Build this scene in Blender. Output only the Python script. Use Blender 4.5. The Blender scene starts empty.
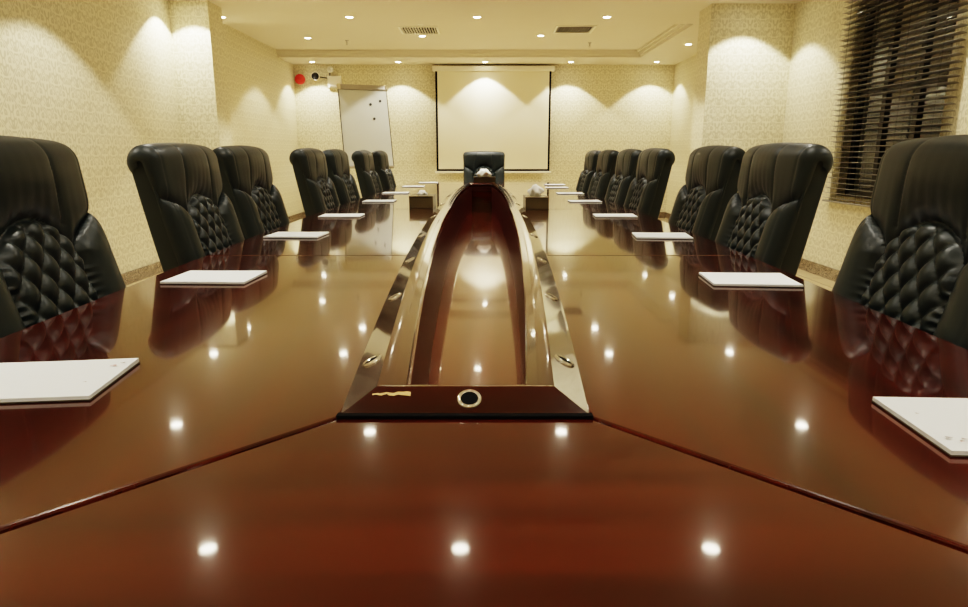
import bpy, bmesh, math, random
import numpy as np
from mathutils import Vector, Matrix
random.seed(7)
H = 0.30            # module used for setting out the room (metres)
E = 1.12            # camera height
TZ = E - H          # table top height
CEIL = E + 5.0*H
COL = bpy.context.scene.collection
PI = math.pi

# ------------------------------------------------------------------ helpers
def link(o, parent=None):
    COL.objects.link(o)
    if parent is not None: o.parent = parent
    return o
def mesh_obj(name, bm, mat, parent=None, smooth=False, loc=None):
    me = bpy.data.meshes.new(name); bm.normal_update(); bm.to_mesh(me); bm.free()
    if smooth:
        for p in me.polygons: p.use_smooth = True
    if isinstance(mat, (list, tuple)):
        for m in mat: me.materials.append(m)
    else: me.materials.append(mat)
    o = bpy.data.objects.new(name, me)
    if loc is not None: o.location = loc
    return link(o, parent)
def smooth_by_angle(o, deg=35):
    me = o.data
    for p in me.polygons: p.use_smooth = True
    bm = bmesh.new(); bm.from_mesh(me)
    for e in bm.edges:
        if len(e.link_faces) == 2 and e.calc_face_angle(0) > math.radians(deg): e.smooth = False
    bm.to_mesh(me); bm.free()
    return o
def tag(o, label=None, cat=None, group=None, kind=None):
    if label: o['label'] = label
    if cat: o['category'] = cat
    if group: o['group'] = group
    if kind: o['kind'] = kind
    return o
def empty(name, loc, label, cat, group=None, rz=0.0):
    o = bpy.data.objects.new(name, None); o.empty_display_size = .05
    link(o); o.location = loc; o.rotation_euler = (0, 0, rz)
    return tag(o, label, cat, group)
def copy_tree(o, parent=None):
    c = o.copy(); COL.objects.link(c)
    if parent is not None: c.parent = parent
    for ch in list(o.children): copy_tree(ch, c)
    return c
def box(bm, x0, x1, y0, y1, z0, z1, bevel=0.0, M=None, seg=2):
    r = bmesh.ops.create_cube(bm, size=1.0)
    vs = r['verts']
    for v in vs:
        v.co = Vector(((x0+x1)/2 + v.co.x*(x1-x0), (y0+y1)/2 + v.co.y*(y1-y0), (z0+z1)/2 + v.co.z*(z1-z0)))
    if bevel > 0:
        es = list({e for v in vs for e in v.link_edges})
        r2 = bmesh.ops.bevel(bm, geom=es, offset=bevel, segments=seg, profile=.6, affect='EDGES')
        vs = list({v for f in r2['faces'] for v in f.verts} | {v for v in vs if v.is_valid})
    if M is not None:
        for v in vs: v.co = M @ v.co
    return vs
def cyl(bm, p0, p1, r0, r1=None, n=20, caps=True):
    if r1 is None: r1 = r0
    p0, p1 = Vector(p0), Vector(p1); d = p1-p0
    q = d.to_track_quat('Z', 'Y').to_matrix().to_4x4(); q.translation = (p0+p1)/2
    return bmesh.ops.create_cone(bm, cap_ends=caps, segments=n, radius1=r0, radius2=r1, depth=d.length, matrix=q)['verts']
def tube(bm, pts, r, n=8, closed=False):
    pts = [Vector(p) for p in pts]; m = len(pts); rings = []
    up = Vector((0, 0, 1))
    for i, p in enumerate(pts):
        a = pts[i-1] if (i > 0 or closed) else p
        b = pts[(i+1) % m] if (i < m-1 or closed) else p
        t = (b-a).normalized()
        u = up if abs(t.dot(up)) < .95 else Vector((1, 0, 0))
        s = t.cross(u).normalized(); w = s.cross(t)
        rr = r[i] if isinstance(r, (list, tuple)) else r
        rings.append([bm.verts.new(p + rr*(math.cos(2*PI*k/n)*s + math.sin(2*PI*k/n)*w)) for k in range(n)])
    for i in range(m if closed else m-1):
        A, B = rings[i], rings[(i+1) % m]
        for k in range(n): bm.faces.new((A[k], A[(k+1) % n], B[(k+1) % n], B[k]))
    if not closed:
        bm.faces.new(rings[0]); bm.faces.new(rings[-1][::-1])
def lathe(bm, prof, n=28, M=None, cap=True):
    rings = []
    for r, z in prof:
        rings.append([bm.verts.new((r*math.cos(2*PI*k/n), r*math.sin(2*PI*k/n), z)) for k in range(n)])
    for A, B in zip(rings[:-1], rings[1:]):
        for k in range(n): bm.faces.new((A[k], A[(k+1) % n], B[(k+1) % n], B[k]))
    if prof[0][0] > 1e-5: bm.faces.new(rings[0][::-1])
    if cap and prof[-1][0] > 1e-5: bm.faces.new(rings[-1])
    bmesh.ops.remove_doubles(bm, verts=[v for R in rings for v in R], dist=1e-6)
    if M is not None:
        for R in rings:
            for v in R:
                if v.is_valid: v.co = M @ v.co
def slab(bm, poly, z1, z0, bev=.003):
    """extruded polygon (list of xy, counter-clockwise) with a bevelled upper edge"""
    top = [bm.verts.new((x, y, z1)) for x, y in poly]
    bot = [bm.verts.new((x, y, z0)) for x, y in poly]
    n = len(poly)
    f = bm.faces.new(top); bm.faces.new(bot[::-1])
    for i in range(n): bm.faces.new((top[i], bot[i], bot[(i+1) % n], top[(i+1) % n]))
    if bev > 0:
        es = [e for e in f.edges]
        bmesh.ops.bevel(bm, geom=es, offset=bev, segments=3, profile=.5, affect='EDGES')
    bmesh.ops.recalc_face_normals(bm, faces=bm.faces[:])

# ------------------------------------------------------------------ materials
class NT:
    def __init__(s, name):
        s.m = bpy.data.materials.new(name); s.m.use_nodes = True
        s.t = s.m.node_tree; s.t.nodes.clear()
        s.out = s.t.nodes.new('ShaderNodeOutputMaterial')
        s.b = s.t.nodes.new('ShaderNodeBsdfPrincipled')
        s.t.links.new(s.b.outputs[0], s.out.inputs[0])
    def n(s, typ, **k):
        x = s.t.nodes.new(typ)
        for a, v in k.items(): setattr(x, a, v)
        return x
    def l(s, a, b): s.t.links.new(a, b)
    def math(s, op, a, b=None, c=None):
        x = s.n('ShaderNodeMath', operation=op)
        for i, v in enumerate((a, b, c)):
            if v is None: continue
            if isinstance(v, (int, float)): x.inputs[i].default_value = v
            else: s.l(v, x.inputs[i])
        return x.outputs[0]
    def mix(s, fac, a, b):
        x = s.n('ShaderNodeMix', data_type='RGBA')
        for i, v in ((0, fac), (6, a), (7, b)):
            if isinstance(v, (int, float)): x.inputs[i].default_value = v
            elif isinstance(v, tuple): x.inputs[i].default_value = (*v, 1)
            else: s.l(v, x.inputs[i])
        return x.outputs[2]
    def noise(s, scale, detail=4, vec=None, rough=.5):
        x = s.n('ShaderNodeTexNoise'); x.inputs['Scale'].default_value = scale
        x.inputs['Detail'].default_value = detail; x.inputs['Roughness'].default_value = rough
        if vec is not None: s.l(vec, x.inputs['Vector'])
        return x.outputs['Fac']
    def bump(s, h, strength=.2, dist=.01):
        x = s.n('ShaderNodeBump'); x.inputs['Strength'].default_value = strength
        x.inputs['Distance'].default_value = dist
        s.l(h, x.inputs['Height']); s.l(x.outputs[0], s.b.inputs['Normal'])
    def coords(s, scale=(1, 1, 1), which='Object'):
        c = s.n('ShaderNodeTexCoord'); m = s.n('ShaderNodeMapping')
        m.inputs['Scale'].default_value = scale
        s.l(c.outputs[which], m.inputs['Vector']); return m.outputs[0]
    def set(s, **k):
        for a, v in k.items():
            a = {'color': 'Base Color', 'rough': 'Roughness', 'metal': 'Metallic', 'coat': 'Coat Weight', 'coatrough': 'Coat Roughness',
                 'spec': 'Specular IOR Level', 'ior': 'IOR', 'trans': 'Transmission Weight', 'emit': 'Emission Color', 'emits': 'Emission Strength'}.get(a, a)
            i = s.b.inputs[a]
            if isinstance(v, tuple): i.default_value = (*v, 1) if len(v) == 3 else v
            elif isinstance(v, (int, float)): i.default_value = v
            else: s.l(v, i)
        return s.m

def plain(name, col, rough=.5, metal=0, var=.06, scale=30, **k):
    t = NT(name); nz = t.noise(scale, 3, t.coords())
    c = t.mix(nz, tuple(x*(1-var) for x in col), tuple(min(1, x*(1+var)) for x in col))
    return t.set(color=c, rough=rough, metal=metal, **k)

def mahogany(name, grain, dark=(.014, .0014, .0004), mid=(.062, .0062, .0012), lite=(.115, .0145, .0026), rough=.17):
    t = NT(name)
    sc = (.55, 9, 9) if grain == 'x' else (9, .55, 9)
    v = t.coords(sc); v2 = t.coords(tuple(a*5 for a in sc)); v3 = t.coords((1.2, 3.2, 2) if grain == 'x' else (3.2, 1.2, 2))
    a = t.noise(1.6, 7, v, .62); b = t.noise(3.5, 4, v2, .6); c = t.noise(1.7, 3, v3)
    r = t.n('ShaderNodeValToRGB'); t.l(a, r.inputs[0])
    e = r.color_ramp.elements; e[0].position = .30; e[0].color = (*dark, 1); e[1].position = .74; e[1].color = (*lite, 1)
    m = e.new(.5); m.color = (*mid, 1)
    c1 = t.mix(t.math('MULTIPLY', b, .32), r.outputs[0], dark)
    c2 = t.mix(t.math('MULTIPLY', t.math('SUBTRACT', c, .38), 1.1), c1, tuple(x*.45 for x in mid))
    rr = t.math('ADD', t.math('MULTIPLY', b, .08), rough-.04)
    return t.set(color=c2, rough=rr, spec=.22, coat=1.0, coatrough=.045, **{'Coat IOR': 1.5})

def wallpaper(name, base, motif, P=.26, Q=.34):
    """damask: a trellis of ogee lines with a palmette in each cell"""
    t = NT(name)
    uv = t.n('ShaderNodeUVMap'); sep = t.n('ShaderNodeSeparateXYZ'); t.l(uv.outputs[0], sep.inputs[0])
    U, V = sep.outputs[0], sep.outputs[1]
    a = t.math('MULTIPLY', U, 2*PI/P); b = t.math('MULTIPLY', V, 2*PI/Q)
    def term(k, m, n, ph=0.0, sn=False):
        x = t.math('COSINE', t.math('MULTIPLY', a, m))
        y = t.math('SINE' if sn else 'COSINE', t.math('ADD', t.math('MULTIPLY', b, n), ph))
        return t.math('MULTIPLY', t.math('MULTIPLY', x, y), k)
    gsum = term(.9, 1, 1)
    for q in ((.45, 3, 1, .6, True), (.5, 2, 2, 0, True), (.45, 5, 3, .5, True), (.4, 4, 4, 1), (.35, 3, 5), (.3, 7, 3)): gsum = t.math('ADD', gsum, term(*q))
    ga = t.math('ABSOLUTE', gsum)
    def clamp(x):
        c = t.n('ShaderNodeClamp'); t.l(x, c.inputs[0]); return c.outputs[0]
    orn = t.math('MULTIPLY', clamp(t.math('MULTIPLY', t.math('SUBTRACT', ga, .30), 6)), t.math('SUBTRACT', 1, clamp(t.math('MULTIPLY', t.math('SUBTRACT', ga, 1.0), 6))))
    l1 = t.math('ABSOLUTE', t.math('SINE', t.math('MULTIPLY', t.math('ADD', a, b), .5)))
    l2 = t.math('ABSOLUTE', t.math('SINE', t.math('MULTIPLY', t.math('SUBTRACT', a, b), .5)))
    lm = t.math('MINIMUM', l1, l2)
    gap = clamp(t.math('MULTIPLY', t.math('SUBTRACT', lm, .10), 12))       # clear ground either side of the trellis line
    lin = clamp(t.math('MULTIPLY', t.math('SUBTRACT', .075, lm), 25))
    f = t.math('MAXIMUM', t.math('MULTIPLY', orn, gap), lin)
    nz = t.noise(16, 4, t.coords()); fine = t.noise(260, 2, t.coords())
    b1 = t.mix(nz, tuple(x*.95 for x in base), tuple(min(1, x*1.05) for x in base))
    col = t.mix(f, b1, motif)
    t.bump(t.math('ADD', f, t.math('MULTIPLY', fine, .5)), .18, .0015)
    return t.set(color=col, rough=t.math('SUBTRACT', .58, t.math('MULTIPLY', f, .24)), spec=.45)

def leather(name, col, rough=.36):
    t = NT(name)
    v = t.n('ShaderNodeTexVoronoi'); v.inputs['Scale'].default_value = 420; t.l(t.coords(), v.inputs['Vector'])
    nz = t.noise(7, 4, t.coords()); c = t.mix(nz, tuple(x*.8 for x in col), tuple(x*1.25 for x in col))
    t.bump(v.outputs['Distance'], .12, .0012)
    return t.set(color=c, rough=t.math('ADD', rough-.05, t.math('MULTIPLY', nz, .1)), spec=.5)

def marble(name):
    t = NT(name)
    v = t.n('ShaderNodeTexVoronoi', feature='DISTANCE_TO_EDGE'); v.inputs['Scale'].default_value = 16
    nz = t.n('ShaderNodeTexNoise'); nz.inputs['Scale'].default_value = 9; nz.inputs['Detail'].default_value = 5
    t.l(t.coords(), nz.inputs['Vector']); t.l(nz.outputs['Color'], v.inputs['Vector'])
    r = t.n('ShaderNodeValToRGB'); t.l(v.outputs['Distance'], r.inputs[0])
    e = r.color_ramp.elements; e[0].position = 0; e[0].color = (.5, .42, .3, 1); e[1].position = .12; e[1].color = (.055, .03, .016, 1)
    return t.set(color=r.outputs[0], rough=.2, coat=.5)

def tiles(name):
    t = NT(name)
    b = t.n('ShaderNodeTexBrick'); b.offset = 0; b.inputs['Scale'].default_value = 1
    b.inputs['Brick Width'].default_value = .6; b.inputs['Row Height'].default_value = .6; b.inputs['Mortar Size'].default_value = .004
    b.inputs['Color1'].default_value = (.62, .50, .30, 1); b.inputs['Color2'].default_value = (.58, .46, .27, 1); b.inputs['Mortar'].default_value = (.3, .24, .15, 1)
    t.l(t.coords(), b.inputs['Vector'])
    c = t.mix(t.math('MULTIPLY', t.noise(4, 5, t.coords()), .4), b.outputs[0], (.5, .38, .2))
    return t.set(color=c, rough=.18, coat=.4)

M = {}
M['wood_x'] = mahogany('mahogany_grain_across', 'x')
M['wood_y'] = mahogany('mahogany_grain_along', 'y')
M['frame_x'] = mahogany('frame_mahogany_across', 'x', (.014, .002, .0008), (.045, .0055, .0018), (.07, .009, .003))
M['frame_y'] = mahogany('frame_mahogany_along', 'y', (.014, .002, .0008), (.045, .0055, .0018), (.07, .009, .003))
M['well'] = mahogany('well_mahogany', 'y', (.05, .0065, .0018), (.17, .023, .0055), (.25, .040, .009))
M['wellwall'] = plain('satin_dark_mahogany', (.055, .007, .0025), .38, var=.25, scale=14, spec=.3)
M['paper_l'] = wallpaper('cream_damask_wallpaper', (.715, .67, .51), (.53, .49, .345))
M['ceil'] = plain('ceiling_paint', (.67, .63, .535), .8, var=.015, scale=3)
M['floor'] = tiles('cream_floor_tile')
M['base'] = marble('dark_marble')
M['leather'] = leather('black_leather', (.0105, .0175, .0180), .43)
M['leather_t'] = leather('black_leather_tufted', (.0105, .0175, .0180), .42)
M['thread'] = plain('black_thread', (.035, .036, .03), .6)
M['blackplastic'] = plain('black_plastic', (.012, .012, .012), .4)
M['chrome'] = plain('polished_chrome', (.78, .76, .70), .13, 1)
M['alu'] = plain('brushed_aluminium', (.42, .40, .36), .35, 1)
M['black'] = plain('matt_black', (.004, .004, .004), .7, spec=.1)
M['sheet'] = plain('white_paper', (.86, .90, .93), .55, var=.01)
M['card'] = plain('grey_backing_card', (.07, .065, .05), .7)
M['print'] = plain('faint_grey_print', (.45, .42, .42), .6)
M['print_r'] = plain('faint_red_print', (.62, .40, .40), .6)
M['whitepl'] = plain('white_plastic', (.78, .76, .68), .4, var=.01)
M['whitemt'] = plain('white_lacquered_metal', (.80, .78, .70), .35, var=.01)
M['screen'] = plain('matt_white_screen', (.80, .76, .62), .85, var=.01, scale=2)
M['red'] = plain('red_plastic', (.62, .02, .012), .3, coat=.6)
M['board'] = plain('enamelled_white_board', (.60, .63, .62), .12, var=.01, coat=.5)
M['armwood'] = plain('reddish_arm_wood', (.20, .045, .015), .25, coat=.8)
M['chip'] = plain('bare_chipboard', (.60, .42, .19), .9, var=.3, scale=300)
M['tboxes'] = plain('olive_brown_leatherette', (.11, .085, .045), .32, var=.15, coat=.3)
M['tissue'] = plain('white_tissue', (.88, .88, .85), .9, var=.02)
M['slat'] = plain('dark_brown_slat', (.22, .21, .19), .32, var=.2, coat=.5)
M['cord'] = plain('black_cord', (.02, .018, .015), .7)
M['winframe'] = plain('dark_bronze_frame', (.02, .017, .013), .35)
gl = NT('window_glass'); M['glass'] = gl.set(color=(.9, .95, .95), rough=.01, trans=1.0, ior=1.5)
em = NT('lamp_lens'); M['lens'] = em.set(color=(1, .95, .85), emit=(1.0, .90, .70), emits=26.0)
M['clearpl'] = plain('pearly_lamp_glass', (.72, .70, .64), .08, coat=1)

# ------------------------------------------------------------------ room
XL, XR = -10.5*H, 10.6*H       # near side walls
XLF, XRF = -10.9*H, 10.9*H     # side walls beyond the pillars
YF = 39.6*H; YN = -9*H
PLY0, PLY1 = 23.5*H, 24.7*H; PLX = -9.2*H
PRY0, PRY1 = 24.0*H, 25.3*H; PRX = 7.75*H
def walled(name, boxes, mat=None):
    bm = bmesh.new()
    for b in boxes: box(bm, *b)
    o = mesh_obj(name, bm, mat or M['paper_l']); me = o.data
    uv = me.uv_layers.new(name='UVMap')
    for p in me.polygons:
        n = p.normal
        for li in p.loop_indices:
            c = me.vertices[me.loops[li].vertex_index].co
            uv.data[li].uv = (c.y if abs(n.x) > .5 else c.x, c.z)
    return tag(o, kind='structure')
T = .12; ZT = CEIL+.25
walled('wall_left', [(XL-T, XL, YN, PLY0, 0, ZT), (XLF-T, PLX, PLY0, PLY1, 0, ZT), (XLF-T, XLF, PLY1, YF, 0, ZT)])
WY0, WY1, WZ0, WZ1 = 15.75*H, 19.95*H, .76, 2.36
walled('wall_right', [(XR, XR+T*1.6, YN, WY0, 0, ZT), (XR, XR+T*1.6, WY1, PRY0, 0, ZT), (XR, XR+T*1.6, WY0, WY1, 0, WZ0), (XR, XR+T*1.6, WY0, WY1, WZ1, ZT),
                      (PRX, XRF+T, PRY0, PRY1, 0, ZT), (XRF, XRF+T, PRY1, YF, 0, ZT)])
walled('wall_back', [(XLF-T, XRF+T, YF, YF+T, 0, ZT)])
walled('wall_front', [(XL-T, XR+T, YN-T, YN, 0, ZT)])
bm = bmesh.new(); box(bm, XLF-T, XRF+T, YN-T, YF+T, -.1, 0); tag(mesh_obj('floor', bm, M['floor']), kind='structure')
# ceiling: lower soffit with a shallow recessed tray over the far part of the room
TX0, TX1, TY0, TY1 = XLF, 8.25*H, 27.6*H, 36.7*H; RISE = .36*H
bm = bmesh.new()
top = CEIL+.25
box(bm, XLF-T, XRF+T, YN-T, TY0, CEIL, top)
box(bm, XLF-T, XRF+T, TY1, YF+T, CEIL, top)
box(bm, TX1, XRF+T, TY0, TY1, CEIL, top)
box(bm, XLF-T, TX1, TY0, TY1, CEIL+RISE, top)
tag(mesh_obj('ceiling', bm, M['ceil']), kind='structure')
# stepped moulding around the tray
s = .11*H
bm = bmesh.new()
box(bm, XLF, TX1-s, TY1-s, TY1, CEIL+.13*H, CEIL+RISE, .004); box(bm, TX1-s, TX1, TY0, TY1, CEIL+.13*H, CEIL+RISE, .004)
box(bm, XLF, TX1-2*s, TY1-2*s, TY1-s, CEIL+.25*H, CEIL+RISE, .004); box(bm, TX1-2*s, TX1-s, TY0, TY1-s, CEIL+.25*H, CEIL+RISE, .004)
tag(mesh_obj('trim_1', bm, M['ceil']), kind='structure')
# baseboards
def skirt(name, boxes):
    bm = bmesh.new()
    for b in boxes: box(bm, *b, bevel=.003)
    tag(mesh_obj(name, bm, M['base']), kind='structure')
b = .015; bh = .11
skirt('baseboard_left', [(XL, XL+b, YN, PLY0, 0, bh), (XL, PLX+b, PLY0-b, PLY0, 0, bh), (PLX, PLX+b, PLY0-b, PLY1+b, 0, bh), (XLF, PLX+b, PLY1, PLY1+b, 0, bh), (XLF, XLF+b, PLY1+b, YF, 0, bh)])
skirt('baseboard_right', [(XR-b, XR, YN, PRY0, 0, bh), (PRX-b, XR, PRY0-b, PRY0, 0, bh), (PRX-b, PRX, PRY0, PRY1+b, 0, bh), (PRX-b, XRF, PRY1, PRY1+b, 0, bh), (XRF-b, XRF, PRY1+b, YF, 0, bh)])
skirt('baseboard_back', [(XLF, XRF, YF-b, YF, 0, bh)])

# window in the right wall (dark glass, night outside)
bm = bmesh.new(); wx0, wx1 = XR+.07, XR+.12
box(bm, wx0, wx1, WY0, WY0+.06, WZ0, WZ1, .004); box(bm, wx0, wx1, WY1-.06, WY1, WZ0, WZ1, .004)
box(bm, wx0, wx1, WY0+.06, WY1-.06, WZ0, WZ0+.06, .004); box(bm, wx0, wx1, WY0+.06, WY1-.06, WZ1-.06, WZ1, .004)
for k in (1, 2): yy = WY0 + k*(WY1-WY0)/3; box(bm, wx0, wx1, yy-.03, yy+.03, WZ0+.06, WZ1-.06, .004)
box(bm, wx0, wx1, WY0+.06, WY1-.06, 1.62, 1.67, .004)
w = tag(mesh_obj('window_1', bm, M['winframe']), kind='structure')
bm = bmesh.new(); box(bm, XR+.092, XR+.098, WY0+.03, WY1-.03, WZ0+.03, WZ1-.03); mesh_obj('pane', bm, M['glass'], w)

# ------------------------------------------------------------------ venetian blind
BY0, BY1 = 15.3*H, 20.4*H; BX = XR-.036
bl = empty('venetian_blind', (BX, (BY0+BY1)/2, .70), 'dark brown venetian blind hanging over the window in the right wall', 'blind')
hl = (BY1-BY0)/2; hz = 2.50-.70
bm = bmesh.new(); box(bm, -.03, .03, -hl, hl, hz-.05, hz, .004); mesh_obj('head_rail', bm, M['slat'], bl)
bm = bmesh.new(); box(bm, -.024, .024, -hl, hl, 0, .016, .004); mesh_obj('bottom_rail', bm, M['slat'], bl)
def slat_mesh():
    bm = bmesh.new(); n = 6; W2 = .027; rows = []
    for side in (0, 1):
        for i in range(n+1):
            u = -1+2*i/n; z = .004*(1-u*u) - side*.0022
            rows.append([bm.verts.new((u*W2, sy*hl, z)) for sy in (-1, 1)])
    A, B = rows[:n+1], rows[n+1:]
    for i in range(n):
        bm.faces.new((A[i][0], A[i+1][0], A[i+1][1], A[i][1])); bm.faces.new((B[i][0], B[i][1], B[i+1][1], B[i+1][0]))
    for e in (0, 1):
        for i in range(n): bm.faces.new((A[i][e], B[i][e], B[i+1][e], A[i+1][e]))
    for i in (0, n): bm.faces.new((A[i][0], A[i][1], B[i][1], B[i][0]))
    bmesh.ops.recalc_face_normals(bm, faces=bm.faces[:])
    return bm
sl0 = None; pitch = .045; ns = int((hz-.07)/pitch)
for i in range(ns):
    if sl0 is None:
        o = sl0 = mesh_obj('slat', slat_mesh(), M['slat'], bl)
    else:
        o = sl0.copy(); COL.objects.link(o)
    o.location = (0, 0, .035+i*pitch); o.rotation_euler = (0, math.radians(10+random.uniform(-1.5, 1.5)), 0)
for yy in (-hl*.82, -hl*.28, hl*.28, hl*.82):
    bm = bmesh.new()
    for xx in (-.026, .026): tube(bm, [(xx, yy, .01), (xx, yy, hz-.03)], .0012, 6)
    mesh_obj('ladder_cord', bm, M['cord'], bl)

# ------------------------------------------------------------------ table
AX = -.075*H                      # table axis
Y0, Y1 = .15*H, 24.6*H            # ends of the table
WY = np.array([0, 3, 4.5, 6, 8, 11, 14, 20, 25])*H
WW = np.array([2.50, 2.60, 2.66, 2.73, 2.80, 2.83, 2.83, 2.76, 2.60])*H
def TW(y): return float(np.interp(y, WY, WW))
C0, C1 = 2.40*H, 22.35*H          # ends of the central well frame
def FW(y):                        # half width of the well frame (boat shaped)
    u = (y/H-12.0)/9.6
    if u <= 0: return (.485 + .31*(1-abs(u)**2.1))*H
    return (.795 + .10*math.sin(PI*min(u, 1)**.9)*.35 - .24*(u/1.08)**3.0)*H
table = empty('conference_table', (AX, 0, 0), 'long glossy mahogany conference table with a boat-shaped recessed centre, filling the foreground', 'table')
g = .0009; TH = .05
def ys(a, b, n=24): return [a+(b-a)*i/n for i in range(n+1)]
m0 = (FW(C0)-.0, C0)              # inner mitre corner
def near_poly():
    w0 = TW(Y0+.15*H)
    return [(-FW(C0)+g, C0-g), (-w0+g*2, Y0+.12*H), (-w0+.10, Y0), (w0-.10, Y0), (w0-2*g, Y0+.12*H), (FW(C0)-g, C0-g)]
bm = bmesh.new(); slab(bm, near_poly(), TZ, TZ-TH, .0045); mesh_obj('end_panel', bm, M['wood_x'], table)
def far_poly():
    w0 = TW(Y1)
    return [(FW(C1)-g, C1+g), (w0-2*g, Y1-.12*H), (w0-.10, Y1), (-w0+.10, Y1), (-w0+2*g, Y1-.12*H), (-FW(C1)+g, C1+g)]
bm = bmesh.new(); slab(bm, far_poly(), TZ, TZ-TH, .0045); mesh_obj('end_panel', bm, M['wood_x'], table)
cuts = [C0, 6.6*H, 12.4*H, 18.2*H, C1]
for sx in (-1, 1):
    for i in range(4):
        a, c = cuts[i], cuts[i+1]
        inner = [(FW(y)-.0+g, y) for y in ys(a+g, c-g)]
        if i == 0: outer = [(TW(y), y) for y in ys(Y0+.15*H+4*g, c-g)]
        elif i == 3: outer = [(TW(y), y) for y in ys(a+g, Y1-.15*H-4*g)]
        else: outer = [(TW(y), y) for y in ys(a+g, c-g)]
        poly = outer + inner[::-1]
        poly = [(sx*x, y) for x, y in poly]
        if sx < 0: poly = poly[::-1]
        bm = bmesh.new(); slab(bm, poly, TZ, TZ-TH, .0045)
        mesh_obj('side_panel', bm, M['wood_y'], table)
# raised well frame: profile (inset, height)
prof = [(-.004*1, -.004), (0, .004), (.006*1, .0065), (.125*H, .075*H), (.133*H, .079*H), (.145*H, .078*H), (.19*H, .062*H), (.20*H, .062*H), (.245*H, .045*H), (.252*H, .038*H), (.252*H, -.04*H)]
wprof = [(.252*H, -.04*H), (.252*H, -.89*H)]
def side_rail(sx, prof=prof):
    bm = bmesh.new(); cols = []
    for e, z in prof:
        yy = ys(C0+e, C1-e, 48); cols.append([bm.verts.new((sx*(FW(y)-e), y, TZ+z)) for y in yy])
    for A, B in zip(cols[:-1], cols[1:]):
        for k in range(48):
            f = (A[k], A[k+1], B[k+1], B[k]); bm.faces.new(f if sx > 0 else f[::-1])
    return bm
def end_rail(near, prof=prof):
    bm = bmesh.new(); cols = []
    for e, z in prof:
        y = C0+e if near else C1-e
        w = FW(y)-e; cols.append([bm.verts.new((w*u, y, TZ+z)) for u in (-1, -.5, 0, .5, 1)])
    for A, B in zip(cols[:-1], cols[1:]):
        for k in range(4):
            f = (A[k], A[k+1], B[k+1], B[k]); bm.faces.new(f if near else f[::-1])
    return bm
rails = []
for sx in (-1, 1): rails.append(smooth_by_angle(mesh_obj('frame_rail', side_rail(sx), M['frame_y'], table), 18))
rn = smooth_by_angle(mesh_obj('frame_rail', end_rail(True), M['frame_x'], table), 18)
smooth_by_angle(mesh_obj('frame_rail', end_rail(False), M['frame_x'], table), 18)
bm = bmesh.new(); wn = FW(C0)
box(bm, -wn-.004, wn+.004, C0-.007, C0+.004, TZ-.001, TZ+.0045, .0012); mesh_obj('black_gasket', bm, M['black'], table)['label'] = 'black rubber strip under the near rail'
# well floor in two boards
for a, c in ((C0+.1*H, 13.4*H), (13.4*H, C1-.1*H)):
    e = .245*H
    yy = ys(a+g, c-g); poly = [(FW(y)-e, y) for y in yy]; poly = poly + [(-x, y) for x, y in poly[::-1]]
    bm = bmesh.new(); slab(bm, poly, TZ-.88*H, TZ-.88*H-.02, .002); mesh_obj('well_floor', bm, M['well'], table)
for sx in (-1, 1): mesh_obj('well_wall', side_rail(sx, wprof), M['wellwall'], table, True)
for nr in (True, False): mesh_obj('well_wall', end_rail(nr, wprof), M['wellwall'], table)
# chrome cable grommets on the rails
def grommet(parent, p, n, r=.0150):
    q = Vector(n).to_track_quat('Z', 'Y').to_matrix().to_4x4(); q.translation = Vector(p)
    bm = bmesh.new(); lathe(bm, [(r*.72, .0008), (r*.78, .0022), (r*.88, .0026), (r*.98, .0018), (r*1.06, .0003), (r*1.06, -.002)], 28, q, cap=False)
    o = mesh_obj('grommet', bm, M['chrome'], parent, smooth=True); o['label'] = 'round chrome cable grommet'
    bm = bmesh.new(); lathe(bm, [(0, .0012), (r*.74, .0012)], 24, q, cap=False)
    mesh_obj('grommet_hole', bm, M['black'], parent)
sl = .070*H-.004
for sx, rail in ((-1, rails[0]), (1, rails[1])):
    for y in (2.97, 4.4, 6.0, 7.9, 10.4, 13.0, 15.8, 18.6, 20.8):
        y *= H; e = .066*H; nx = .508
        grommet(rail, (sx*(FW(y)-e), y, TZ+.0065+(e-.006)*.508+.0005), (sx*nx, 0, 1))
grommet(rn, (.005, C0+.070*H, TZ+.0065+(.021-.006)*.508+.0005), (0, -.508, 1), .0142)
# broken veneer on the near rail: a sliver of bare board lying on the slope
bm = bmesh.new(); up, lo = [], []
for i in range(17):
    u = i/16; x = -.112+.046*u
    a = .105*H - .010*H*(1-u) + random.uniform(-.006, .006)*H*.5; c = a - (.004+.012*u)*H - random.uniform(0, .006)*H
    f = lambda e: TZ + .0065 + (e-.006)*(.075*H-.0065)/(.125*H-.006) + .0006
    up.append(bm.verts.new((x, C0+a, f(a)))); lo.append(bm.verts.new((x, C0+c, f(c))))
for i in range(16): bm.faces.new((lo[i], lo[i+1], up[i+1], up[i]))
mesh_obj('chipped_veneer', bm, M['chip'], rn)['label'] = 'pale bare wood where the veneer has chipped off'
# table support
for y in (2.2, 22.0):
    bm = bmesh.new(); box(bm, -1.05*H, 1.05*H, y*H, (y+.1)*H, 0, TZ-TH, .002); mesh_obj('support_panel', bm, M['wood_x'], table)
for sx in (-1, 1):
    bm = bmesh.new(); box(bm, sx*1.0*H-.015, sx*1.0*H+.015, 2.3*H, 22.0*H, 0, TZ-TH, .002); mesh_obj('support_panel', bm, M['wood_y'], table)

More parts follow.
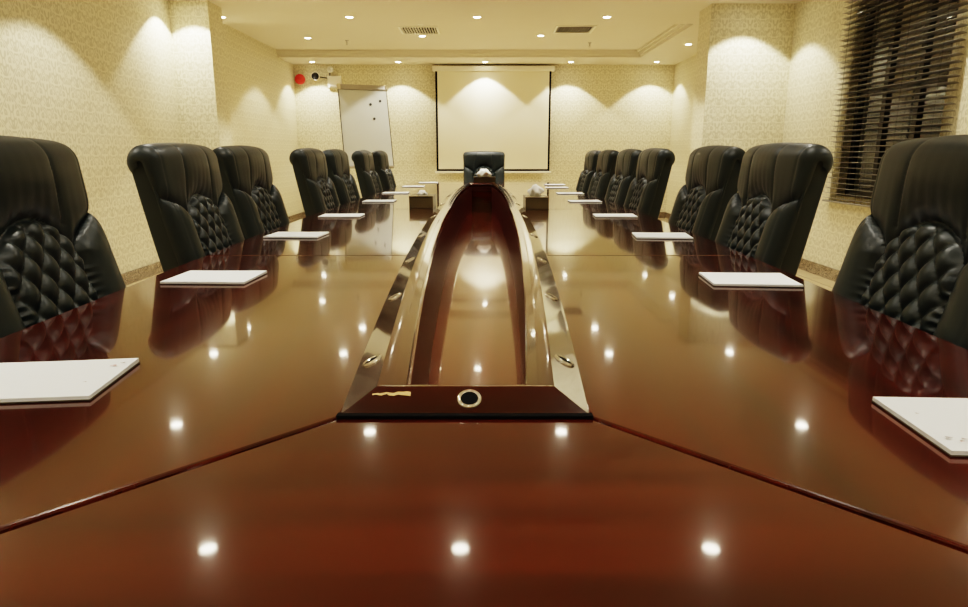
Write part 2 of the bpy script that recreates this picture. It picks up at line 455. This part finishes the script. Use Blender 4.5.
# ------------------------------------------------------------------ chair
def chair_back_sheets():
    """quilted front of the backrest as a displaced sheet; returns region -> bmesh"""
    W = .232; r = .028
    NU, NS = 150, 250
    # path: up the front, over the top, down a little behind. (y forward, z up)
    rec = math.radians(13)
    z0 = .48; Lf = .640; R = .047
    pts = []; nrm = []; S = []
    T_ = Vector((0, -math.sin(rec), math.cos(rec))); N_ = Vector((0, math.cos(rec), math.sin(rec)))
    P0 = Vector((0, 0, z0)); top = P0 + T_*Lf; cen = top - N_*R
    arc = math.radians(205)
    Ltot = Lf + R*arc
    def frame(s):
        if s <= Lf: return P0+T_*s, N_
        a = (s-Lf)/R
        n = N_*math.cos(a) + T_*math.sin(a)
        return cen + n*R, n
    def smooth(a, b, x):
        x = min(1, max(0, (x-a)/(b-a))); return x*x*(3-2*x)
    xs = []
    flat = W-r; al = r*PI*.62
    for i in range(NU+1):
        u = -1+2*i/NU; xs.append(u)
    # u -> (x, hfall): arc-length parametrised
    tot = flat+al
    def prof_u(u):
        l = abs(u)*tot; sg = 1 if u >= 0 else -1
        if l <= flat: return sg*l, 0.0, l
        a = (l-flat)/r
        return sg*(flat+r*math.sin(a)), -r*(1-math.cos(a)), l
    SH = .54       # height of the shoulder seam at the outer edge
    def arch_pts():
        p = []
        for k in range(0, 26): p.append((.118, -.02+.435*k/25))
        for k in range(0, 61):
            a = (PI/2)*k/60; p.append((.118*math.cos(a), .415+.118*math.sin(a)))
        return p
    A = np.array(arch_pts())
    sh = np.array([(.112+(tot-.112)*k/50, .44+(SH-.44)*((k/50)**.55)) for k in range(51)])
    hs = np.array([(.088+.012*(1-k/60)**2, .51+(Ltot-.51)*k/60) for k in range(61)])
    st = np.array([(.186, -.02+.53*k/50) for k in range(51)])
    ss = np.linspace(0, Ltot, NS+1); L = np.array([prof_u(u)[2] for u in xs])
    GX, GS = np.meshgrid(L, ss, indexing='ij')
    def dist(poly):
        d = np.full(GX.shape, 9.0)
        for q in poly: d = np.minimum(d, np.hypot(GX-q[0], GS-q[1]))
        return d
    dA, dS, dH, dT = dist(A), dist(sh), dist(hs), dist(st)
    arch_in = np.zeros(GX.shape, bool)
    for i in range(NU+1):
        for j in range(NS+1):
            x, s_ = GX[i, j], GS[i, j]
            if s_ <= .415: arch_in[i, j] = x < .118
            else: arch_in[i, j] = (x/.118)**2+((s_-.415)/.118)**2 < 1
    shz = np.interp(GX, sh[:, 0], sh[:, 1])
    head = (~arch_in) & ((GS > shz) | (GX < .112)) & (GS > .40)
    reg = np.where(arch_in, 0, np.where(head, 1, 2))
    h = np.zeros(GX.shape)
    dmin = np.minimum(dA, dS)
    h += .020*(1-np.exp(-dmin/.016)) - .020
    # head cushion swell, heavier just above the arch
    h += np.where(reg == 1, .020*np.clip(1-(GX/.21)**2, 0, 1)*np.exp(-((GS-.62)/.08)**2), 0)
    h += np.where(reg == 1, .010*np.exp(-((GS-.68)/.08)**2), 0)
    h -= np.where(reg == 1, (.0048*np.exp(-dH/.004)+.003*np.exp(-dH/.015))*np.clip((Lf+.05-GS)/.06, .25, 1), 0)
    h -= .0032*np.exp(-np.abs(GX-.205)/.0032)
    # bolsters
    h += np.where(reg == 2, .020*np.sin(np.clip((GX-.11)/.125, 0, 1)*PI), 0)
    # gather wrinkles just under and over the shoulder seam
    h += np.where((reg == 2) & (GS < .58), .0009*np.sin(GX*260+np.sin(GS*40)*2)*np.exp(-dS/.025), 0)
    h += np.where(reg == 1, .0010*np.sin(GX*210+1)*np.exp(-dA/.04), 0)
    # diamond tufting
    p = GX*np.sign(np.array(xs))[:, None]/.054; q = GS/.078
    tf = np.abs(np.sin(PI*(p+q))*np.sin(PI*(p-q)))
    tuft = .0165*np.power(tf, .40)
    # draped overlap: each diamond fuller toward its lower half
    ph = (q+p) % 1.0
    h += np.where(reg == 0, (tuft-.003)*np.clip(dA/.014, 0, 1), 0)
    # fade at ends
    h *= np.clip((Ltot-GS)/.03, 0, 1)
    V = np.zeros((NU+1, NS+1, 3))
    for i, u in enumerate(xs):
        x, hf, l = prof_u(u); dx = 0
        w8 = max(0.0, math.cos(min(PI/2, max(0, (l-flat)/r))))
        for j, s_ in enumerate(ss):
            P, n = frame(s_)
            bow = .010*math.sin(PI*min(1, s_/Lf))**2         # slight side swell
            hh = h[i, j]
            lum = .009*math.exp(-((s_-.20)/.14)**2) if s_ < Lf else 0
            c = P + n*(hf + hh*w8 + lum)
            V[i, j] = (x + (1 if x > 0 else -1)*(1-w8)*hh*.5, c.y, c.z)
    out = []
    for rg in (0, 1, 2, 3):
        bm = bmesh.new(); vm = {}
        for i in range(NU):
            for j in range(NS):
                a = reg[i, j]; 
                if a == 2 and xs[i] > 0: a = 3
                if a != rg: continue
                q4 = []
                for ii, jj in ((i, j), (i+1, j), (i+1, j+1), (i, j+1)):
                    if (ii, jj) not in vm: vm[(ii, jj)] = bm.verts.new(V[ii, jj])
                    q4.append(vm[(ii, jj)])
                bm.faces.new(q4[::-1])
        bmesh.ops.recalc_face_normals(bm, faces=bm.faces[:])
        # make sure they look outward (+y)
        if bm.faces and sum(f.normal.y for f in bm.faces if f.calc_center_median().z < 1.0) < 0:
            bmesh.ops.reverse_faces(bm, faces=bm.faces[:])
        out.append(bm)
    return out, (P0, T_, N_, Lf, R)

def make_chair(label):
    root = empty('executive_chair', (0, 0, 0), label, 'chair')
    (tuf, head, bl_, br_), (P0, T_, N_, Lf, R) = chair_back_sheets()
    mesh_obj('tufted_panel', tuf, M['leather_t'], root, True)['label'] = 'diamond-tufted arched panel'
    mesh_obj('headrest_cushion', head, M['leather'], root, True)
    mesh_obj('side_bolster', bl_, M['leather'], root, True); mesh_obj('side_bolster', br_, M['leather'], root, True)
    # shell: side profile extruded across the width
    prof = []; top = P0+T_*Lf; cen = top-N_*R; Ri = R-.010
    inn = .026
    for k in range(13): prof.append(P0+T_*(Lf*k/12)-N_*inn)
    for k in range(1, 17):
        a = math.radians(8)+(math.radians(172))*k/16
        prof.append(cen+(N_*math.cos(a)+T_*math.sin(a))*Ri)
    th0 = .088
    for k in range(1, 15):
        f = k/14; s_ = Lf*(1-f); th = 2*R-.010 - (2*R-.010-th0)*f + .006*math.sin(PI*f)
        prof.append(P0+T_*s_-N_*th)
    bm = bmesh.new(); Wd = .226; n = len(prof)
    A = [bm.verts.new((-Wd, p.y, p.z)) for p in prof]; B = [bm.verts.new((Wd, p.y, p.z)) for p in prof]
    bm.faces.new(A); bm.faces.new(B[::-1])
    for i in range(n): bm.faces.new((A[i], B[i], B[(i+1) % n], A[(i+1) % n]))
    bmesh.ops.recalc_face_normals(bm, faces=bm.faces[:])
    es = [e for e in bm.edges if abs(e.verts[0].co.x-e.verts[1].co.x) < 1e-6]
    bmesh.ops.bevel(bm, geom=es, offset=.010, segments=3, profile=.6, affect='EDGES')
    smooth_by_angle(mesh_obj('back_shell', bm, M['leather'], root), 40)
    for sx in (-1, 1):
        bm = bmesh.new(); pts = []
        for k in range(0, 14): p = P0+T_*(Lf*k/14)-N_*.031; pts.append((sx*(Wd+.0015), p.y, p.z))
        for k in range(0, 15):
            a = math.radians(20+150*k/14); p = cen+(N_*math.cos(a)+T_*math.sin(a))*(R-.022); pts.append((sx*(Wd+.0015), p.y, p.z))
        tube(bm, pts, .0042, 8)
        mesh_obj('piping', bm, M['leather'], root, True)
    # seat
    bm = bmesh.new(); box(bm, -.245, .245, -.03, .46, .395, .515, .045, seg=5)
    smooth_by_angle(mesh_obj('seat', bm, M['leather'], root), 60)
    # arms: padded post with polished wooden cap
    for sx in (-1, 1):
        pts = [(sx*.262, -.10, .725), (sx*.270, -.03, .738), (sx*.275, .04, .730), (sx*.278, .14, .700), (sx*.276, .25, .680), (sx*.272, .34, .655), (sx*.266, .37, .60), (sx*.262, .33, .52), (sx*.256, .28, .44)]
        bm = bmesh.new(); tube(bm, pts, [.016, .019, .021, .022, .022, .022, .021, .02, .02], 10)
        mesh_obj('armrest', bm, M['armwood'], root, True)
    # column and five-star base with castors
    bm = bmesh.new(); cyl(bm, (0, .2, .10), (0, .2, .26), .03); cyl(bm, (0, .2, .26), (0, .2, .40), .02); box(bm, -.10, .10, .08, .32, .375, .40, .008)
    mesh_obj('gas_column', bm, M['blackplastic'], root)
    for k in range(5):
        a = 2*PI*k/5+.3; c, s_ = math.cos(a), math.sin(a)
        bm = bmesh.new(); tube(bm, [(0, .2, .125), (c*.12, .2+s_*.12, .115), (c*.24, .2+s_*.24, .082), (c*.27, .2+s_*.27, .07)], [.028, .024, .018, .014], 8)
        l = mesh_obj('base_leg', bm, M['armwood'], root, True)
        bm = bmesh.new(); q = Vector((c*.27, .2+s_*.27, .027)); t = Vector((-s_, c, 0))
        cyl(bm, q-t*.026, q-t*.006, .027, n=18); cyl(bm, q+t*.006, q+t*.026, .027, n=18); cyl(bm, q+Vector((0, 0, .0)), q+Vector((0, 0, .045)), .007, n=8)
        mesh_obj('castor', bm, M['blackplastic'], l)
    return root
GAP = -.040     # seat-level offset; the reclined backrest clears the table edge
def side_chair_pose(side, y, dyaw=0, dx=0):
    w = TW(y*H); x = AX + side*(w+GAP+dx)
    return (x, y*H), (PI/2 if side > 0 else -PI/2)+dyaw
G = 'black executive chairs around the conference table'
left = [(4.35, 0, 'nearest chair on the left, black leather, cut off by the left edge of the picture'),
        (7.3, 0, 'second black leather chair from the camera on the left side of the table'),
        (9.35, 0, 'third black leather chair from the camera on the left side of the table'),
        (13.0, 0, 'fourth black leather chair from the camera on the left side of the table'),
        (15.2, 0, 'fifth black leather chair from the camera on the left side of the table'),
        (18.5, 0, 'sixth black leather chair on the left, in front of the flip chart'),
        (21.1, 0, 'seventh and farthest black leather chair on the left side of the table')]
right = [(4.2, 0, 'nearest chair on the right, black leather, cut off by the right edge of the picture'),
         (7.15, 0, 'second black leather chair from the camera on the right, left of the window blind'),
         (9.35, 0, 'third black leather chair from the camera on the right, in front of the right pillar'),
         (12.7, 0, 'fourth black leather chair from the camera on the right, left of the right pillar'),
         (14.8, 0, 'fifth black leather chair from the camera on the right side of the table'),
         (17.2, 0, 'sixth black leather chair from the camera on the right side of the table'),
         (19.3, 0, 'seventh and farthest black leather chair on the right side of the table')]
proto = None
for side, lst in ((-1, left), (1, right)):
    for y, dyaw, lab in lst:
        (x, yy), rz = side_chair_pose(side, y, dyaw)
        if proto is None: o = proto = make_chair(lab)
        else: o = copy_tree(proto)
        o['label'] = lab; o['category'] = 'chair'; o['group'] = G
        o.location = (x, yy, 0); o.rotation_euler = (0, 0, rz)
o = copy_tree(proto); o['label'] = 'black leather chair at the far head of the table, in front of the projection screen'; o['category'] = 'chair'; o['group'] = G
o.location = (0.0, Y1+.05, 0); o.rotation_euler = (0, 0, PI)

# ------------------------------------------------------------------ writing pads
def make_pad():
    root = empty('writing_pad', (0, 0, TZ), 'pad', 'pad')
    a, c = .335*H, .255*H
    bm = bmesh.new(); box(bm, -a-.001, a+.001, -c-.001, c+.001, .0003, .0022, .0006); mesh_obj('backing_card', bm, M['card'], root)
    bm = bmesh.new(); nx, ny = 12, 8; V = []
    def lift(x, y):     # the top leaves curl up very slightly at one corner
        return .0018*max(0, (x/a)*.6+(y/c)*.6-.4)**1.5
    for zt, up in ((.0022, 0), (.0068, 1)):
        V.append([[bm.verts.new((-a+2*a*i/nx, -c+2*c*j/ny, zt+up*lift(-a+2*a*i/nx, -c+2*c*j/ny))) for j in range(ny+1)] for i in range(nx+1)])
    for k in (0, 1):
        for i in range(nx):
            for j in range(ny):
                f = (V[k][i][j], V[k][i+1][j], V[k][i+1][j+1], V[k][i][j+1]); bm.faces.new(f if k else f[::-1])
    for i in range(nx):
        bm.faces.new((V[0][i][0], V[0][i+1][0], V[1][i+1][0], V[1][i][0])); bm.faces.new((V[0][i+1][ny], V[0][i][ny], V[1][i][ny], V[1][i+1][ny]))
    for j in range(ny):
        bm.faces.new((V[0][0][j+1], V[0][0][j], V[1][0][j], V[1][0][j+1])); bm.faces.new((V[0][nx][j], V[0][nx][j+1], V[1][nx][j+1], V[1][nx][j]))
    mesh_obj('paper_sheets', bm, M['sheet'], root)
    return root, a, c
def pad_marks(root, spots):
    for x, y, r, mat in spots:
        bm = bmesh.new(); vs = []
        for k in range(10):
            a = 2*PI*k/10; rr = r*(.7+.3*math.sin(3*a+x*50)); vs.append(bm.verts.new((x+rr*1.5*math.cos(a), y+rr*math.sin(a), .0088)))
        bm.faces.new(vs); mesh_obj('printed_mark', bm, mat, root)
pads = []
pl = [(-2.0, 2.79, 6, 'writing pad nearest the camera on the left, cut off by the left picture edge'),
      (-2.21, 5.32, -2, 'white writing pad in front of the second chair on the left'),
      (-2.35, 8.23, -3, 'white writing pad in front of the third chair on the left'),
      (-2.35, 10.9, 0, 'white writing pad in front of the fourth chair on the left'),
      (-2.27, 14.4, 0, 'white writing pad in front of the fifth chair on the left'),
      (-2.32, 17.5, 0, 'white writing pad in front of the sixth chair on the left'),
      (-2.23, 21.1, 0, 'white writing pad in front of the seventh chair on the left'),
      (-2.0, 24.0, 0, 'white writing pad at the far left corner of the table'),
      (1.93, 2.29, -3, 'writing pad nearest the camera on the right, cut off by the right picture edge'),
      (2.14, 5.22, -5, 'white writing pad in front of the second chair on the right'),
      (2.21, 8.15, -6, 'white writing pad in front of the third chair on the right'),
      (2.16, 10.9, -3, 'white writing pad in front of the fourth chair on the right'),
      (2.18, 14.35, 0, 'white writing pad in front of the fifth chair on the right'),
      (2.24, 17.3, 0, 'white writing pad in front of the sixth chair on the right'),
      (2.22, 20.3, 0, 'white writing pad in front of the seventh chair on the right'),
      (2.36, 22.3, 0, 'white writing pad at the far right corner of the table')]
p0, pa, pc = make_pad()
for i, (x, y, r, lab) in enumerate(pl):
    o = p0 if i == 0 else copy_tree(p0)
    o.location = (x*H, y*H, TZ+.0001); o.rotation_euler = (0, 0, math.radians(r)); o['label'] = lab; o['category'] = 'notepad'
    o['group'] = 'white writing pads set along the table'; pads.append(o)
pad_marks(pads[0], [(pa*.80, pc*.55, .004, M['print_r']), (pa*.88, pc*.70, .003, M['print']), (pa*.73, -pc*.35, .002, M['print'])])
pad_marks(pads[8], [(-pa*.86, -pc*.62, .0035, M['print']), (-pa*.72, -pc*.66, .0028, M['print']), (-pa*.78, -pc*.74, .002, M['print_r']), (-pa*.66, -pc*.80, .002, M['print']), (-pa*.80, pc*.25, .002, M['print'])])

# ------------------------------------------------------------------ tissue boxes
def crumple(bm, r, h, seed):
    rnd = random.Random(seed); n = 22; rings = []
    for k in range(9):
        f = k/8; R_ = r*(.35+.85*math.sin(PI*min(1, f*.62+.12)))*(1-.45*f*f); ring = []
        for i in range(n):
            a = 2*PI*i/n; w = 1+.30*math.sin(3*a+seed+f*3)+.22*math.sin(5*a+2*seed-4*f)+rnd.uniform(-.08, .08)
            ring.append(bm.verts.new((R_*w*math.cos(a), R_*.8*w*math.sin(a), h*f*(1+.16*math.sin(2*a+seed)*f)+rnd.uniform(-.01, .01)*h)))
        rings.append(ring)
    for A, B in zip(rings[:-1], rings[1:]):
        for i in range(n): bm.faces.new((A[i], A[(i+1) % n], B[(i+1) % n], B[i]))
    bm.faces.new(rings[-1])
def tissue_box(loc, w, d, h, tr, th, label, seed, rz=0):
    root = empty('tissue_box', loc, label, 'tissue box', rz=rz)
    bm = bmesh.new(); box(bm, -w/2, w/2, -d/2, d/2, 0, h*.86, .002); mesh_obj('box_body', bm, M['tboxes'], root)
    bm = bmesh.new(); box(bm, -w/2-.0015, w/2+.0015, -d/2-.0015, d/2+.0015, h*.86, h, .003); l = mesh_obj('box_lid', bm, M['tboxes'], root)
    bm = bmesh.new(); q = Matrix.Diagonal((1, 1.4, 1, 1)); q.translation = (0, 0, h); lathe(bm, [(tr*.75, -.001), (tr*.75, .0015), (tr*.86, .0015), (tr*.86, -.001)], 28, q)
    mesh_obj('slot_rim', bm, M['tboxes'], l)
    bm = bmesh.new(); crumple(bm, tr, th, seed); o = mesh_obj('tissue', bm, M['tissue'], root, True, (0, 0, h-.004))
    return root
tissue_box((-1.19*H, 12.9*H, TZ+.0004), .45*H, .80*H, .235*H, .022, .026, 'brown tissue box left of the table well with a little tissue showing', 2)
tissue_box((.985*H, 12.65*H, TZ+.0004), .43*H, .80*H, .230*H, .036, .060, 'brown tissue box right of the table well with a tall crumpled tissue', 5)
tissue_box((.02*H, C1-.0*H+.10*H, TZ+.0795*H), .72*H, .36*H, .19*H, .055, .072, 'tissue box at the far end of the table well, in front of the head chair', 9)

# ------------------------------------------------------------------ ceiling fittings
def make_downlight():
    root = empty('downlight', (0, 0, 0), 'x', 'ceiling light')
    bm = bmesh.new(); lathe(bm, [(.142*H, .0), (.148*H, -.006), (.178*H, -.005), (.181*H, -.0002)], 32); mesh_obj('trim_ring', bm, M['whitemt'], root, True)
    bm = bmesh.new(); lathe(bm, [(0, -.009), (.07*H, -.0085), (.115*H, -.006), (.142*H, -.001)], 28); mesh_obj('lens', bm, M['lens'], root, True)
    return root
# (x, y) in modules; visible ones get their own description
near_and_fill_rows = [(-5.02, 10.65), (-.43, 10.65), (4.13, 10.65), (-8.15, 16.25), (-2.95, 15.8), (2.0, 15.8), (8.4, 16.2),
             (-9.72, 22.6), (-5.05, 22.6), (-.30, 22.6), (4.5, 22.6), (8.9, 22.8), (-8.3, 5.0), (-2.9, 5.0), (2.1, 5.0), (8.4, 5.0), (-5.2, -1), (-.4, -1), (4.4, -1), (-8.1, -5.5), (8.1, -5.5), (-9.7, 11.1), (9.4, 11.1)]  # rows closest to and behind the camera are unseen, added as fill light
seen = [(-9.78, 26.2, 0, 'ceiling downlight beside the left pillar, seen at the top left'),
        (-5.02, 26.2, 0, 'downlight in the front strip of ceiling, left of the left air vent'),
        (-.26, 26.2, 0, 'downlight in the front strip of ceiling between the two air vents'),
        (4.58, 26.2, 0, 'downlight in the front strip of ceiling, right of the right air vent'),
        (-8.3, 32.9, 1, 'leftmost downlight inside the recessed ceiling tray'),
        (-2.85, 32.4, 1, 'downlight in the recessed ceiling tray just behind the left air vent'),
        (2.62, 32.3, 1, 'downlight in the recessed ceiling tray just left of the right air vent'),
        (9.5, 32.4, 0, 'downlight in the ceiling border right of the recessed tray, by the right pillar'),
        (-9.5, 38.35, 0, 'ceiling downlight at the far wall above the emergency light, leftmost of that row'),
        (-4.75, 38.35, 0, 'ceiling downlight at the far wall, between the flip chart and the screen'),
        (.06, 38.35, 0, 'ceiling downlight at the far wall directly above the projection screen'),
        (4.8, 38.35, 0, 'ceiling downlight at the far wall, just right of the projection screen'),
        (9.55, 38.35, 0, 'ceiling downlight at the far wall, rightmost of that row')]
dl = make_downlight(); first = True
SPOT = []
def spot(x, y, z, power, cone=104, blend=.22, col=(1.0, .94, .81)):
    d = bpy.data.lights.new('downlight_beam', 'SPOT'); d.energy = power; d.spot_size = math.radians(cone); d.spot_blend = blend
    d.shadow_soft_size = .030; d.color = col
    o = bpy.data.objects.new('downlight_beam', d); link(o); o.location = (x, y, z-.014)
def place_light(x, y, tray, lab, grp, power):
    global first
    o = dl if first else copy_tree(dl); first = False
    z = CEIL + (RISE if tray else 0); o.location = (x*H, y*H, z); o['label'] = lab; o['category'] = 'ceiling light'; o['group'] = grp
    spot(x*H, y*H, z, power)
for x, y, t, lab in seen: place_light(x, y, t, lab, 'round recessed downlights in view', 50)
for x, y in near_and_fill_rows: place_light(x, y, 0, 'round recessed downlight in the near ceiling, above the picture, reflected in the table or in an unseen row added as fill', 'round recessed downlights overhead', 56 if (abs(x) > 7.9 or y > 22) else 30)

def vent(x, y, lab):
    z = CEIL+RISE; root = empty('air_vent', (x*H, y*H, z), lab, 'air vent'); a = .86*H; d = .86*H
    bm = bmesh.new()
    box(bm, -a, a, -d, -d+.03, -.012, 0, .003); box(bm, -a, a, d-.03, d, -.012, 0, .003)
    box(bm, -a, -a+.03, -d+.03, d-.03, -.012, 0, .003); box(bm, a-.03, a, -d+.03, d-.03, -.012, 0, .003)
    mesh_obj('frame', bm, M['whitemt'], root)
    bm = bmesh.new(); box(bm, -a+.03, a-.03, -d+.03, d-.03, -.002, 0); mesh_obj('duct_opening', bm, M['black'], root)
    f0 = None; n = 13
    for k in range(n):
        if f0 is None:
            bm = bmesh.new(); box(bm, -.0015, .0015, -d+.03, d-.03, -.012, .012); o = f0 = mesh_obj('fin', bm, M['whitemt'], root)
        else: o = f0.copy(); COL.objects.link(o)
        u = -1+2*(k+.5)/n
        o.location = (u*(a-.03), 0, -.010); o.rotation_euler = (0, math.radians(24), 0)
vent(-2.85, 30.9, 'square white louvred air vent in the ceiling tray, left of centre')
vent(3.95, 30.7, 'square white louvred air vent in the ceiling tray, right of centre')
def sprinkler(x, y, lab):
    root = empty('sprinkler_head', (x*H, y*H, CEIL+RISE), lab, 'sprinkler')
    bm = bmesh.new(); lathe(bm, [(.028, 0), (.026, -.006), (.012, -.010), (.009, -.03), (.006, -.034), (.006, -.05)], 18); mesh_obj('body', bm, M['alu'], root, True)
    bm = bmesh.new(); lathe(bm, [(0, -.062), (.017, -.062), (.017, -.059), (0, -.056)], 18); mesh_obj('deflector', bm, M['alu'], root)
    bm = bmesh.new()
    for s_ in (-1, 1): tube(bm, [(s_*.009, 0, -.03), (s_*.014, 0, -.045), (s_*.004, 0, -.06)], .002, 6)
    mesh_obj('yoke', bm, M['alu'], root, True)
sprinkler(-6.6, 33.6, 'small fire sprinkler head in the ceiling tray on the left')
sprinkler(5.2, 34.3, 'small fire sprinkler head in the ceiling tray, right of the right air vent')
root = empty('smoke_detector', (-2.62*H, 29.0*H, CEIL+RISE), 'small white smoke detector on the ceiling in front of the left air vent', 'smoke detector')
bm = bmesh.new(); lathe(bm, [(.055, 0), (.055, -.012), (.05, -.018)], 28); mesh_obj('base_plate', bm, M['whitepl'], root, True)
bm = bmesh.new(); lathe(bm, [(.040, -.018), (.040, -.030), (.030, -.042), (0, -.046)], 28); mesh_obj('sensor_cap', bm, M['whitepl'], root, True)

# ------------------------------------------------------------------ projection screen on the back wall
sx0, sx1 = -2.77*H, 3.83*H; sy = 39.2*H
scr = empty('projection_screen', ((sx0+sx1)/2, sy, E-.95*H), 'white pull-down projection screen with black borders on the far wall', 'projection screen')
hw = (sx1-sx0)/2; zb = 0; zt = 5.55*H
bm = bmesh.new(); box(bm, -hw-.05, hw+.05, -.045, .1195, zt, zt+.085, .014); mesh_obj('casing', bm, M['whitepl'], scr)
bm = bmesh.new(); box(bm, -hw-.056, -hw-.050, -.04, .10, zt+.004, zt+.08, .002); box(bm, hw+.050, hw+.056, -.04, .10, zt+.004, zt+.08, .002); mesh_obj('casing_end_cap', bm, M['alu'], scr)
bm = bmesh.new(); box(bm, -hw+.035, hw-.035, .0, .002, .035, zt); mesh_obj('screen_fabric', bm, M['screen'], scr)
bm = bmesh.new(); box(bm, -hw, -hw+.035, 0, .002, 0, zt); box(bm, hw-.035, hw, 0, .002, 0, zt); box(bm, -hw+.035, hw-.035, 0, .002, 0, .035); mesh_obj('black_border', bm, M['black'], scr)
bm = bmesh.new(); box(bm, -hw-.03, hw+.03, -.012, .014, -.035, -.001, .006); mesh_obj('bottom_bar', bm, M['whitepl'], scr)

# ------------------------------------------------------------------ red fire alarm and emergency light
root = empty('fire_alarm_siren', (-10.52*H, YF, E+4.19*H), 'round red fire alarm siren in the far left corner of the room', 'fire alarm')
q = Matrix.Rotation(PI/2, 4, 'X')
bm = bmesh.new(); lathe(bm, [(.078, 0), (.080, .03), (.074, .045)], 36, q); mesh_obj('base', bm, M['red'], root, True)
bm = bmesh.new(); lathe(bm, [(.086, .045), (.088, .065), (.078, .085), (.05, .092), (.03, .088), (.022, .098), (0, .102)], 36, q); mesh_obj('dome', bm, M['red'], root, True)
root = empty('emergency_light', (-8.55*H, YF, E+4.05*H), 'white twin-lamp emergency light on the far wall above the flip chart', 'emergency light')
bm = bmesh.new(); box(bm, -.12, .12, -.07, 0, -.10, .10, .02, seg=4); smooth_by_angle(mesh_obj('battery_case', bm, M['whitepl'], root), 50)
for hx, hzz, rr in ((-.32, .09, .075), (-.06, .20, .055)):
    bm = bmesh.new(); tube(bm, [(-.08, -.035, .06), ((hx-.08)/2-.01, -.04, (hzz+.06)/2), (hx, -.045, hzz)], .010, 8)
    hd = mesh_obj('lamp_arm', bm, M['blackplastic'], root, True)
    qq = Matrix.Translation((hx, -.04, hzz)) @ Matrix.Rotation(PI/2, 4, 'X')
    bm = bmesh.new(); lathe(bm, [(rr*.5, -.03), (rr*.9, -.01), (rr, .04), (rr*.92, .055), (rr*.84, .05)], 28, qq, cap=False); mesh_obj('lamp_head', bm, M['whitepl'], hd, True)
    bm = bmesh.new(); lathe(bm, [(0, .022), (rr*.5, .032), (rr*.87, .049)], 28, qq, cap=False); mesh_obj('lamp_reflector', bm, M['blackplastic'] if hx < -.2 else M['clearpl'], hd, True)

# ------------------------------------------------------------------ flip chart easel
TL = Vector((-7.0*H, 33.0*H, E+3.1*H)); ex = Vector((2.17, .8, 0)).normalized(); nrm = Vector((.346, -.94, 0)).normalized()
lean = 1.2*H; hh = 3.7*H; dn = (nrm*lean + Vector((0, 0, -hh))); Lb = dn.length; dn.normalize(); wv = 2.31*H
fr = Matrix.Identity(4)
zax = -dn; yax = zax.cross(ex).normalized()
base = TL + ex*wv/2
foot = Vector((base.x+nrm.x*lean, base.y+nrm.y*lean, 0))
root = empty('flip_chart_easel', foot, 'white flip chart board with three black magnets on an easel in the far left corner', 'flip chart')
O = base - foot
MT = Matrix((( ex.x, yax.x, zax.x, O.x), (ex.y, yax.y, zax.y, O.y), (ex.z, yax.z, zax.z, O.z), (0, 0, 0, 1)))
a = wv/2
front = -1 if (yax.dot(nrm) < 0) else 1      # local y sign that faces the room
bm = bmesh.new(); box(bm, -a, a, -.008, .008, -Lb, 0, M=MT); mesh_obj('board', bm, M['board'], root)
bm = bmesh.new()
for b_ in ((-a-.010, -a, -.012, .012, -Lb, 0), (a, a+.010, -.012, .012, -Lb, 0), (-a-.01, a+.01, -.012, .012, -Lb-.012, -Lb)): box(bm, *b_, bevel=.002, M=MT)
mesh_obj('board_frame', bm, M['blackplastic'], root)
bm = bmesh.new(); box(bm, -a-.015, a+.01, -.03, .03, -.02, .055, .012, M=MT); cl_ = mesh_obj('paper_clamp', bm, M['alu'], root)
bm = bmesh.new(); box(bm, -a-.12, -a-.02, -.02, .02, -.0, .035, .008, M=MT); mesh_obj('clamp_hook', bm, M['whitepl'], cl_)
bm = bmesh.new(); box(bm, -a-.018, -a+.03, -.034, .034, -.025, .06, .010, M=MT); box(bm, a-.02, a+.018, -.034, .034, -.025, .06, .010, M=MT); mesh_obj('clamp_end', bm, M['chrome'], cl_)
for u, v in ((.64, .20), (.85, .155), (.69, .385)):
    bm = bmesh.new(); c = Vector((-a+2*a*u, front*.008, -Lb*v)); cyl(bm, MT @ c, MT @ (c+Vector((0, front*.012, 0))), .018, n=20)
    mesh_obj('magnet', bm, M['blackplastic'], root)
bm = bmesh.new(); box(bm, -a, a, min(0, front*.07), max(0, front*.07), -Lb-.012, -Lb+.004, .003, M=MT); mesh_obj('pen_tray', bm, M['alu'], root)
back = -nrm
for u in (-1, 1):
    pt = MT @ Vector((u*(a-.04), -front*.02, -.05)); pm = MT @ Vector((u*(a-.04), -front*.02, -Lb)); d_ = (pm-pt).normalized()
    k = (O.z*0 - pt.z)/d_.z; ft = pt + d_*k; ft.z = .008
    bm = bmesh.new(); cyl(bm, pt, ft, .012, n=12); mesh_obj('leg', bm, M['alu'], root, True)
pt = MT @ Vector((0, -front*.03, -.05)); bm = bmesh.new(); cyl(bm, pt, (pt.x-nrm.x*.35, pt.y-nrm.y*.35, .008), .012, n=12); mesh_obj('leg', bm, M['alu'], root, True)

# ------------------------------------------------------------------ world, camera, view
w = bpy.data.worlds.new('night'); bpy.context.scene.world = w; w.use_nodes = True
w.node_tree.nodes['Background'].inputs[0].default_value = (.002, .002, .002, 1); w.node_tree.nodes['Background'].inputs[1].default_value = 1
cam = bpy.data.cameras.new('camera'); cam.lens = 656/968*36; cam.sensor_width = 36; cam.clip_start = .02
co = bpy.data.objects.new('camera', cam); link(co); co.location = (0, 0, E); co.rotation_euler = (math.radians(90-12.8), 0, 0)
sc = bpy.context.scene; sc.camera = co
sc.view_settings.view_transform = 'Filmic'; sc.view_settings.look = 'High Contrast'; sc.view_settings.exposure = 0.98
try:
    sc.cycles.max_bounces = 10; sc.cycles.diffuse_bounces = 6; sc.cycles.glossy_bounces = 6
    sc.cycles.sample_clamp_indirect = 8; sc.cycles.caustics_reflective = False; sc.cycles.use_denoising = True
except Exception: pass
